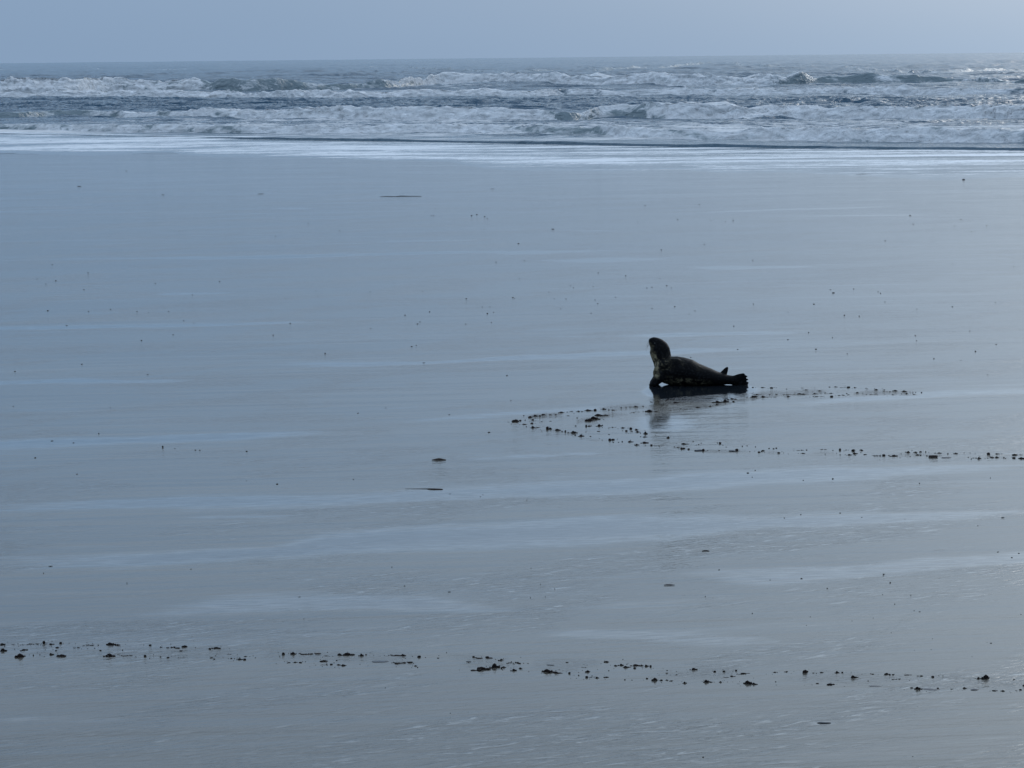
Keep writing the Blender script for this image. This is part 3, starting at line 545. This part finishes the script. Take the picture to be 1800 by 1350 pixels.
SPECK = conv(0, 560, 3, [(352,37,14,5),(969,10,6,6),(1022,23,6,4),(1530,26,9,7),(913,85,10,5),(746,115,11,6),(1441,87,10,7),(1714,184,8,9),(432,241,12,8),(79,279,11,7),(779,295,10,5),(70,462,7,5),(582,469,4,5),(521,607,8,8),(275,645,20,5),(388,655,12,5),(186,734,14,8),(858,678,12,15),(1030,693,13,6),(1054,694,9,6),(1301,700,14,9),(1300,856,7,5),(1462,873,16,12),(406,820,12,7),(922,685,8,3)]) \
 + conv(0, 300, 3, [(666,1,12,5),(418,82,30,5),(860,127,20,4),(1375,122,40,4),(943,318,9,4),(1452,345,7,6),(1625,278,5,8),(1791,316,9,5),(276,495,12,5),(464,538,8,6),(294,580,10,7),(242,597,7,5),(196,570,7,4),(443,627,9,7),(819,595,7,7),(1158,584,8,6),(1014,655,7,5),(1665,634,6,5),(1676,661,6,4),(1505,674,6,4),(252,738,12,7),(467,743,8,6),(583,731,11,6),(722,743,10,6),(890,742,9,5),(783,747,6,4)]) \
 + conv(600, 300, 3, [(497,200,6,5),(475,237,6,5),(487,237,6,5),(687,237,12,6),(714,231,12,6),(756,242,10,5),(770,252,6,5),(752,309,6,4),(1114,308,20,7),(934,384,14,6),(966,474,7,5),(816,482,8,6),(1687,417,9,6),(1563,268,5,5),(1774,257,7,5),(1602,184,10,4),(797,96,32,4),(1355,539,8,6),(1500,554,10,6),(1680,568,6,5),(939,568,8,5),(277,592,7,5),(152,638,6,6),(429,636,6,5),(659,675,11,6),(904,669,12,7),(915,673,6,4),(1123,676,7,5),(1185,676,7,5),(1095,640,5,5),(1338,681,8,5),(1352,701,10,6),(1328,611,8,4),(1447,667,7,5),(1638,614,8,5),(1716,606,11,6),(1611,618,6,7),(1740,618,5,6),(1208,606,7,4),(1224,617,6,5),(743,718,5,5),(783,717,5,4),(803,747,5,8),(770,753,10,8),(466,744,8,7),(336,762,9,7),(1317,751,8,6),(1638,725,9,5),(1759,716,9,7),(1157,728,5,5)]) \
 + conv(1200, 300, 3, [(87,178,9,5),(266,262,5,9),(149,262,6,4),(225,268,6,4),(1200,236,12,7),(1216,282,8,5),(1467,256,12,4),(1602,289,7,5),(1523,321,5,5),(1433,292,7,4),(1068,369,8,5),(114,389,7,6),(370,471,7,6),(1746,505,7,5),(1422,493,6,4),(902,623,8,6),(794,644,20,8),(780,628,14,4),(1043,646,7,7),(1031,638,6,5),(1067,692,10,5),(373,703,7,6),(692,703,14,6),(1422,717,9,6),(1650,695,7,5),(1235,729,6,5),(853,762,10,8),(931,766,8,6),(65,739,8,5),(34,756,7,5),(555,745,6,4),(270,819,8,6),(664,853,9,7),(1227,868,9,5),(1233,896,8,5),(555,890,11,5),(790,879,6,5),(290,942,10,5),(702,941,14,7),(868,965,6,8),(1544,953,12,9),(1653,916,9,6),(1514,845,6,5),(1325,991,9,7),(1468,1001,8,4),(1608,1076,9,5),(43,984,7,6)]) \
 + conv(500, 780, 3.6, [(436,226,9,7),(1048,318,22,5),(1256,323,10,6),(1240,335,10,5),(1534,356,8,5),(680,778,9,4),(760,898,14,4),(1042,936,26,5),(1560,786,6,6),(1620,888,6,6),(1711,918,8,7),(1557,973,10,5),(1651,965,7,5)]) \
 + conv(1200, 820, 3, [(343,34,18,9),(382,20,8,6),(367,56,8,5),(636,73,8,6),(792,65,14,9),(1249,89,8,7),(1623,60,6,6),(623,254,9,7),(536,271,8,6),(831,246,14,7),(945,268,12,4),(1172,277,6,4),(1688,270,22,8),(1557,312,6,6),(192,544,12,5),(627,590,16,6),(461,597,8,4),(1060,567,16,6),(1058,576,8,4),(1094,611,12,7),(762,642,12,6),(119,685,7,6),(1203,678,7,5),(1054,675,7,4),(1118,725,10,4),(367,774,8,6),(673,793,9,5),(1220,760,8,5),(1249,766,14,6),(1005,799,6,5),(893,815,6,5),(653,838,6,5),(1735,479,14,5),(1662,450,14,5),(1773,457,12,5),(1784,780,8,5),(1100,877,6,5)]) \
 + conv(0, 880, 3, [(230,382,7,6),(669,434,9,6),(1007,361,8,5),(265,345,30,4),(1578,507,20,4),(1602,622,6,5)]) \
 + conv(1200, 1100, 3, [(108,693,12,9),(1625,92,16,8),(1606,88,10,4),(1526,164,8,6),(1222,129,8,4),(1310,126,8,5),(1100,37,8,6),(1317,69,7,5),(1213,690,10,5)]) \
 + conv(560, 560, 3, [(275,51,9,5),(522,28,12,7),(535,17,7,7),(776,28,10,4),(911,20,6,6),(491,147,13,6),(515,141,10,6),(35,184,9,9),(555,233,20,5),(993,300,11,7),(1014,431,8,5),(208,499,14,5),(690,507,14,5),(899,599,20,6),(354,471,10,4)]) + [(555 / 3 + 0 + 600, 1100 + 141 / 3, 2, 2.4), (600 + 232 / 3, 1100 + 327 / 3, 2, 2), (600 + 575 / 3, 1100 + 462 / 3, 2.4, 2)]

round_lumps = [lump_mesh('clod_round', 40 + i, 2, 0.30) for i in range(6)]
def heap_mesh(name, seed):
    r_ = np.random.default_rng(seed); bm = bmesh.new(); pk = (r_.random() - .5) * 0.5
    for k in range(9):
        ox = pk if k == 0 else (r_.random() - .5) * 0.92
        hgt = (0.95 if k == 0 else 0.75 * r_.random() * (1 - abs(ox - pk)) + 0.15)
        wd = 0.34 if k == 0 else 0.10 + 0.20 * r_.random()
        b2 = bmesh.new(); bmesh.ops.create_icosphere(b2, subdivisions=1, radius=0.5); b2.verts.index_update()
        oy = (r_.random() - .5) * 0.5; vv = []
        for v in b2.verts:
            q = v.co * (1 + 0.55 * (r_.random() - .5)); vv.append(bm.verts.new((q.x * wd * 1.3 + ox, q.y * 0.5 + oy, q.z * hgt - (1 - hgt) * 0.3)))
        for f in b2.faces: bm.faces.new([vv[v.index] for v in f.verts])
        b2.free()
    me = bpy.data.meshes.new(name); bm.to_mesh(me); bm.free()
    return me
heaps = [heap_mesh('clod_heap', 60 + i) for i in range(7)]
def chain_mesh(name, seed):
    r_ = np.random.default_rng(seed); bm = bmesh.new(); x = -0.5
    while x < 0.42:
        s_ = 0.06 + 0.22 * r_.random() ** 2
        b2 = bmesh.new(); bmesh.ops.create_icosphere(b2, subdivisions=1, radius=0.5); b2.verts.index_update()
        vv = []; oy = (r_.random() - .5) * .6; hh = (0.25 + 0.8 * r_.random() ** 2) * (1 - 1.4 * x * x)
        for v in b2.verts:
            q = v.co * (1 + 0.5 * (r_.random() - .5)); vv.append(bm.verts.new((q.x * s_ * 1.5 + x + s_ / 2, q.y * 0.5 + oy, q.z * hh - (1 - hh) * 0.3)))
        for f in b2.faces: bm.faces.new([vv[v.index] for v in f.verts])
        b2.free(); x += s_ * (0.7 + 0.9 * r_.random())
    me = bpy.data.meshes.new(name); bm.to_mesh(me); bm.free(); return me
chains = [chain_mesh('clod_chain', 160 + i) for i in range(6)]
for me in round_lumps + heaps + chains: me.materials.append(M['clod'])
grey_lumps = [lump_mesh('clod_slab', 90 + i, 2, 0.25) for i in range(2)]
for me in grey_lumps: me.materials.append(M['clod_grey'])
peb = [lump_mesh('pebble', 110 + i, 1, 0.25) for i in range(4)]
for me in peb: me.materials.append(M['pebble'])

def drop(name, me, px, py, w, h, minh=0.35, rot=None):
    """set a lump on the sand: base where the photo shows it, width w px, height half of h (the rest is its mirror image)"""
    k = mpp(px, py) * (1.22 if name == 'sand_clod' and 660 < py < 830 else 1.1 if name == 'sand_clod' else 1.0)
    W_ = w * k * 1.06; D_ = W_ * (0.4 if w > 6 else 0.7)
    if name == 'pebble': W_ *= 0.82; D_ *= 0.82; h = h * 0.8
    Hh = max(h * 0.78 - 0.05 * w, minh * min(h, w), 0.6) * k * (1.15 if 660 < py < 830 else 1.0)
    x, y = g1(px, py + 0.1 * h)
    o = link(name, me); o.location = (x, y, Hh * 0.28)
    o.scale = (W_, D_, Hh * 1.35)
    o.rotation_euler = (0, 0, random.uniform(-.25, .25) if rot is None else rot)
    return o
_one = ['', 'first', 'second', 'third', 'fourth', 'fifth', 'sixth', 'seventh', 'eighth', 'ninth', 'tenth', 'eleventh', 'twelfth', 'thirteenth', 'fourteenth', 'fifteenth', 'sixteenth', 'seventeenth', 'eighteenth', 'nineteenth']
ORD = _one[1:] + [t_ + ('-' + _one[i] if i else 'ieth') for t_ in ('twent', 'thirt', 'fort') for i in range(10)]
ORD = [w_.replace('twent-', 'twenty-').replace('thirt-', 'thirty-').replace('fort-', 'forty-') for w_ in ORD]
def nth(i, n, what, where):
    if n == 1: return f'only {what}, {where}'
    if i == 0: return f'leftmost {what}, {where}'
    if i == n - 1: return f'rightmost {what}, {where}'
    return f'{ORD[i]} {what} from the left, {where}'
def shape_word(w, h):
    r_ = w / h
    return 'long flat' if r_ > 6 else 'flat' if r_ > 3.6 else 'low' if r_ > 2.4 else 'lumpy' if r_ > 1.5 else 'round upright'
def sections_near(x, y):
    mid = np.interp(x, [0, 600, 1200, 1800], [1143, 1157, 1180, 1203])
    third = 'left third' if x < 600 else 'middle third' if x < 1200 else 'right third'
    return ('back' if y < mid else 'front') + ' row, ' + third + ' of the near track'
def sections_loop(x, y):
    if y > 775 and x > 1050: return 'lower track right of the loop' if x > 1330 else 'lower track below the seal'
    if x > 1325: return 'track right of the tail'
    if x < 1100: return 'loop left of the seal' if y < 748 else 'lower left edge of the loop'
    return 'rows below the belly' if y < 735 else 'middle of the loop'
cl = [('near', c) for c in NEAR] + [('loop', c) for c in LOOP]
cl.sort(key=lambda q: -(q[1][2] * q[1][3]))
keep, rest = cl[:285], cl[285:]
bysec = {}
for tr, c in keep:
    sec = (sections_near if tr == 'near' else sections_loop)(c[0], c[1])
    o = drop('sand_clod', (chains if c[2] / c[3] > 4.5 else heaps if c[2] > 5 else round_lumps)[random.randrange(6)], *c)
    bysec.setdefault((tr, sec, shape_word(c[2], c[3])), []).append((c, o))
for (tr, sec, shp), lst in bysec.items():
    lst.sort(key=lambda q: q[0][0])
    grp = 'dark clods along the near track' if tr == 'near' else 'dark clods along the looped track'
    for size, sub in (('sizeable', [q for q in lst if q[0][2] >= 6]), ('small', [q for q in lst if q[0][2] < 6])):
        for i, (c, o) in enumerate(sub): tag(o, nth(i, len(sub), f'{size} {shp} clod', sec), 'clod', grp)
for i, c in enumerate(NEAR_GREY + LOOP_GREY):
    o = drop('grey_lump', grey_lumps[i % 2], *c, minh=0.5)
    where = ['in the near track, left of centre', 'in the near track, right of centre', 'in the near track, left of the largest clods', 'in the near track, front row, right side', 'in the near track, front row beside a round clod', 'in the near track, far right', 'below the seal tail, larger', 'below the seal tail, smaller', 'beside the short log'][i]
    tag(o, 'thin slate grey smear of sand ' + where, 'lump', 'thin grey slabs of disturbed sand')
# uncountable crumbs between the clods
def merged_lumps(name, items, src, mat, label):
    vs_, fs_ = [], []
    me0 = [np.array([v.co[:] for v in m_.vertices]) for m_ in src]; fc0 = [[tuple(p.vertices) for p in m_.polygons] for m_ in src]
    for (px, py, w, h) in items:
        k = mpp(px, py); i = random.randrange(len(src)); x, y = g1(px, py)
        base = len(vs_)
        for v in me0[i]: vs_.append((x + v[0] * w * k, y + v[1] * w * k * .8, v[2] * h * k + h * k * .15))
        fs_ += [tuple(base + q for q in f) for f in fc0[i]]
    me = bpy.data.meshes.new(name); me.from_pydata(vs_, [], fs_); me.materials.append(mat)
    o = link(name, me); return tag(o, label, 'crumbs', kind='stuff')
crumbs = [c[1] for c in rest]
for tr, c in keep:
    for _ in range(3 if tr == 'near' else 2):
        sgm = 20 if tr == 'near' else 11
        crumbs.append((c[0] + random.gauss(0, sgm), c[1] + random.gauss(0, 2.6 if tr == 'near' else 1.6), random.uniform(0.9, 2.3), random.uniform(0.5, 1.1)))
crumb_src = [lump_mesh('crumb', 130 + i, 1, 0.25) for i in range(3)]
merged_lumps('sand_crumbs', crumbs, crumb_src, M['clod'], 'fine dark crumbs of sand scattered along the tracks')

def area_word(x, y):
    v = 'near the surf' if y < 420 else 'behind the seal' if y < 560 else 'level with the seal' if y < 700 else 'in front of the seal' if y < 880 else 'between the wet bands' if y < 1100 else 'beside the near track'
    h_ = 'far left' if x < 450 else 'left of centre' if x < 900 else 'right of centre' if x < 1350 else 'far right'
    return v, h_
seen = {}
for c in SPECK:
    o = drop('pebble', peb[random.randrange(4)], *c, minh=0.5); seen.setdefault(area_word(c[0], c[1]), []).append((c, o))
for (v, h_), lst in seen.items():
    lst.sort(key=lambda q: q[0][0])
    for i, (c, o) in enumerate(lst): tag(o, nth(i, len(lst), 'dark pebble', f'{v}, {h_}'), 'pebble', 'pebbles scattered over the wet sand')

# ------------------------------------------------------------------ driftwood and other single pieces
def stick(name, pts, label, cat='stick', r=1.0, mat='wood'):
    """pts: photo x, y, radius px"""
    bm = bmesh.new(); st = []
    k = mpp(pts[0][0], pts[0][1])
    x0, y0 = g1(pts[len(pts) // 2][0], pts[len(pts) // 2][1])
    for px, py, rr in pts:
        x, y = g1(px, py); st.append(((x - x0, y - y0, rr * k * 0.7), rr * k, rr * k * 1.3))
    # loft along x: ring plane is y-z
    rings = []
    for (cx, cy, cz), rn, ry in st:
        rings.append([bm.verts.new((cx + random.uniform(-.1, .1) * rn, cy + ry * math.cos(a_ * math.pi / 4) * random.uniform(.85, 1.1), cz + rn * math.sin(a_ * math.pi / 4) * random.uniform(.85, 1.1))) for a_ in range(8)])
    for a_, b_ in zip(rings[:-1], rings[1:]):
        for q in range(8): bm.faces.new((a_[q], a_[(q + 1) % 8], b_[(q + 1) % 8], b_[q]))
    bm.faces.new(rings[0]); bm.faces.new(rings[-1][::-1])
    bmesh.ops.recalc_face_normals(bm, faces=bm.faces)
    me = bpy.data.meshes.new(name); bm.to_mesh(me); bm.free()
    o = link(name, me, M[mat]); o.location = (x0, y0, 0); return tag(o, label, cat)
stick('driftwood_stick', [(668, 345.6, .2), (680, 345.2, .35), (695, 345.5, .3), (705, 344.8, .5), (720, 345, .35), (738, 345, .3), (741, 345, .15)], 'long thin grey stick lying on the far sand near the surf')
stick('driftwood_stick', [(712, 859.4, .25), (730, 859.5, .4), (750, 859.6, .6), (754, 860, 1.1), (764, 860.3, 1.2), (777, 860.5, .9), (778.5, 860.5, .4)], 'thin dark stick thicker at its right end on a wet band')
stick('bark_chip', [(759, 808.8, .5), (763, 808.8, 1.2), (768, 808.6, 1.8), (773, 808.5, 2.1), (778, 808.8, 1.5), (784, 808.9, .7)], 'small reddish brown piece of bark alone on the sand', 'bark')
stick('log_stub', [(1632.5, 803.4, 1.6), (1633.5, 803.4, 2.0), (1640, 803.4, 2.1), (1647, 803.4, 2.0), (1648, 803.4, 1.5)], 'short black squared log stub lying in the lower track', 'log')
stick('kelp_strip', [(1234, 968.8, .4), (1238, 968.2, .9), (1243, 968.2, .8), (1247, 968.8, .5)], 'short curved dark strip of kelp on the sand right of centre', 'kelp')
stick('kelp_strip', [(1167, 1028.4, .4), (1172, 1028, .8), (1179, 1028, .8), (1186, 1028.4, .4)], 'flat dark strip of kelp below the broad wet band', 'kelp')
stick('driftwood_stick', [(1505, 307, .3), (1515, 306.6, .6), (1530, 306.7, .5), (1538, 307, .3)], 'short dark stick at the foamy edge of the surf')
stick('surf_pebble', [(1691.5, 316, .6), (1693, 316, 1.1), (1695, 316, 1.1), (1696, 316, .6)], 'dark stone at the waterline on the far right', 'stone', mat='pebble')
stick('grey_lump', [(1436, 1271, .4), (1441, 1271, 1.0), (1450, 1271.5, 1.2), (1458, 1271, .9), (1461, 1271, .3)], 'dark blue grey flat lump alone in front of the near track', 'lump', mat='clod_grey')
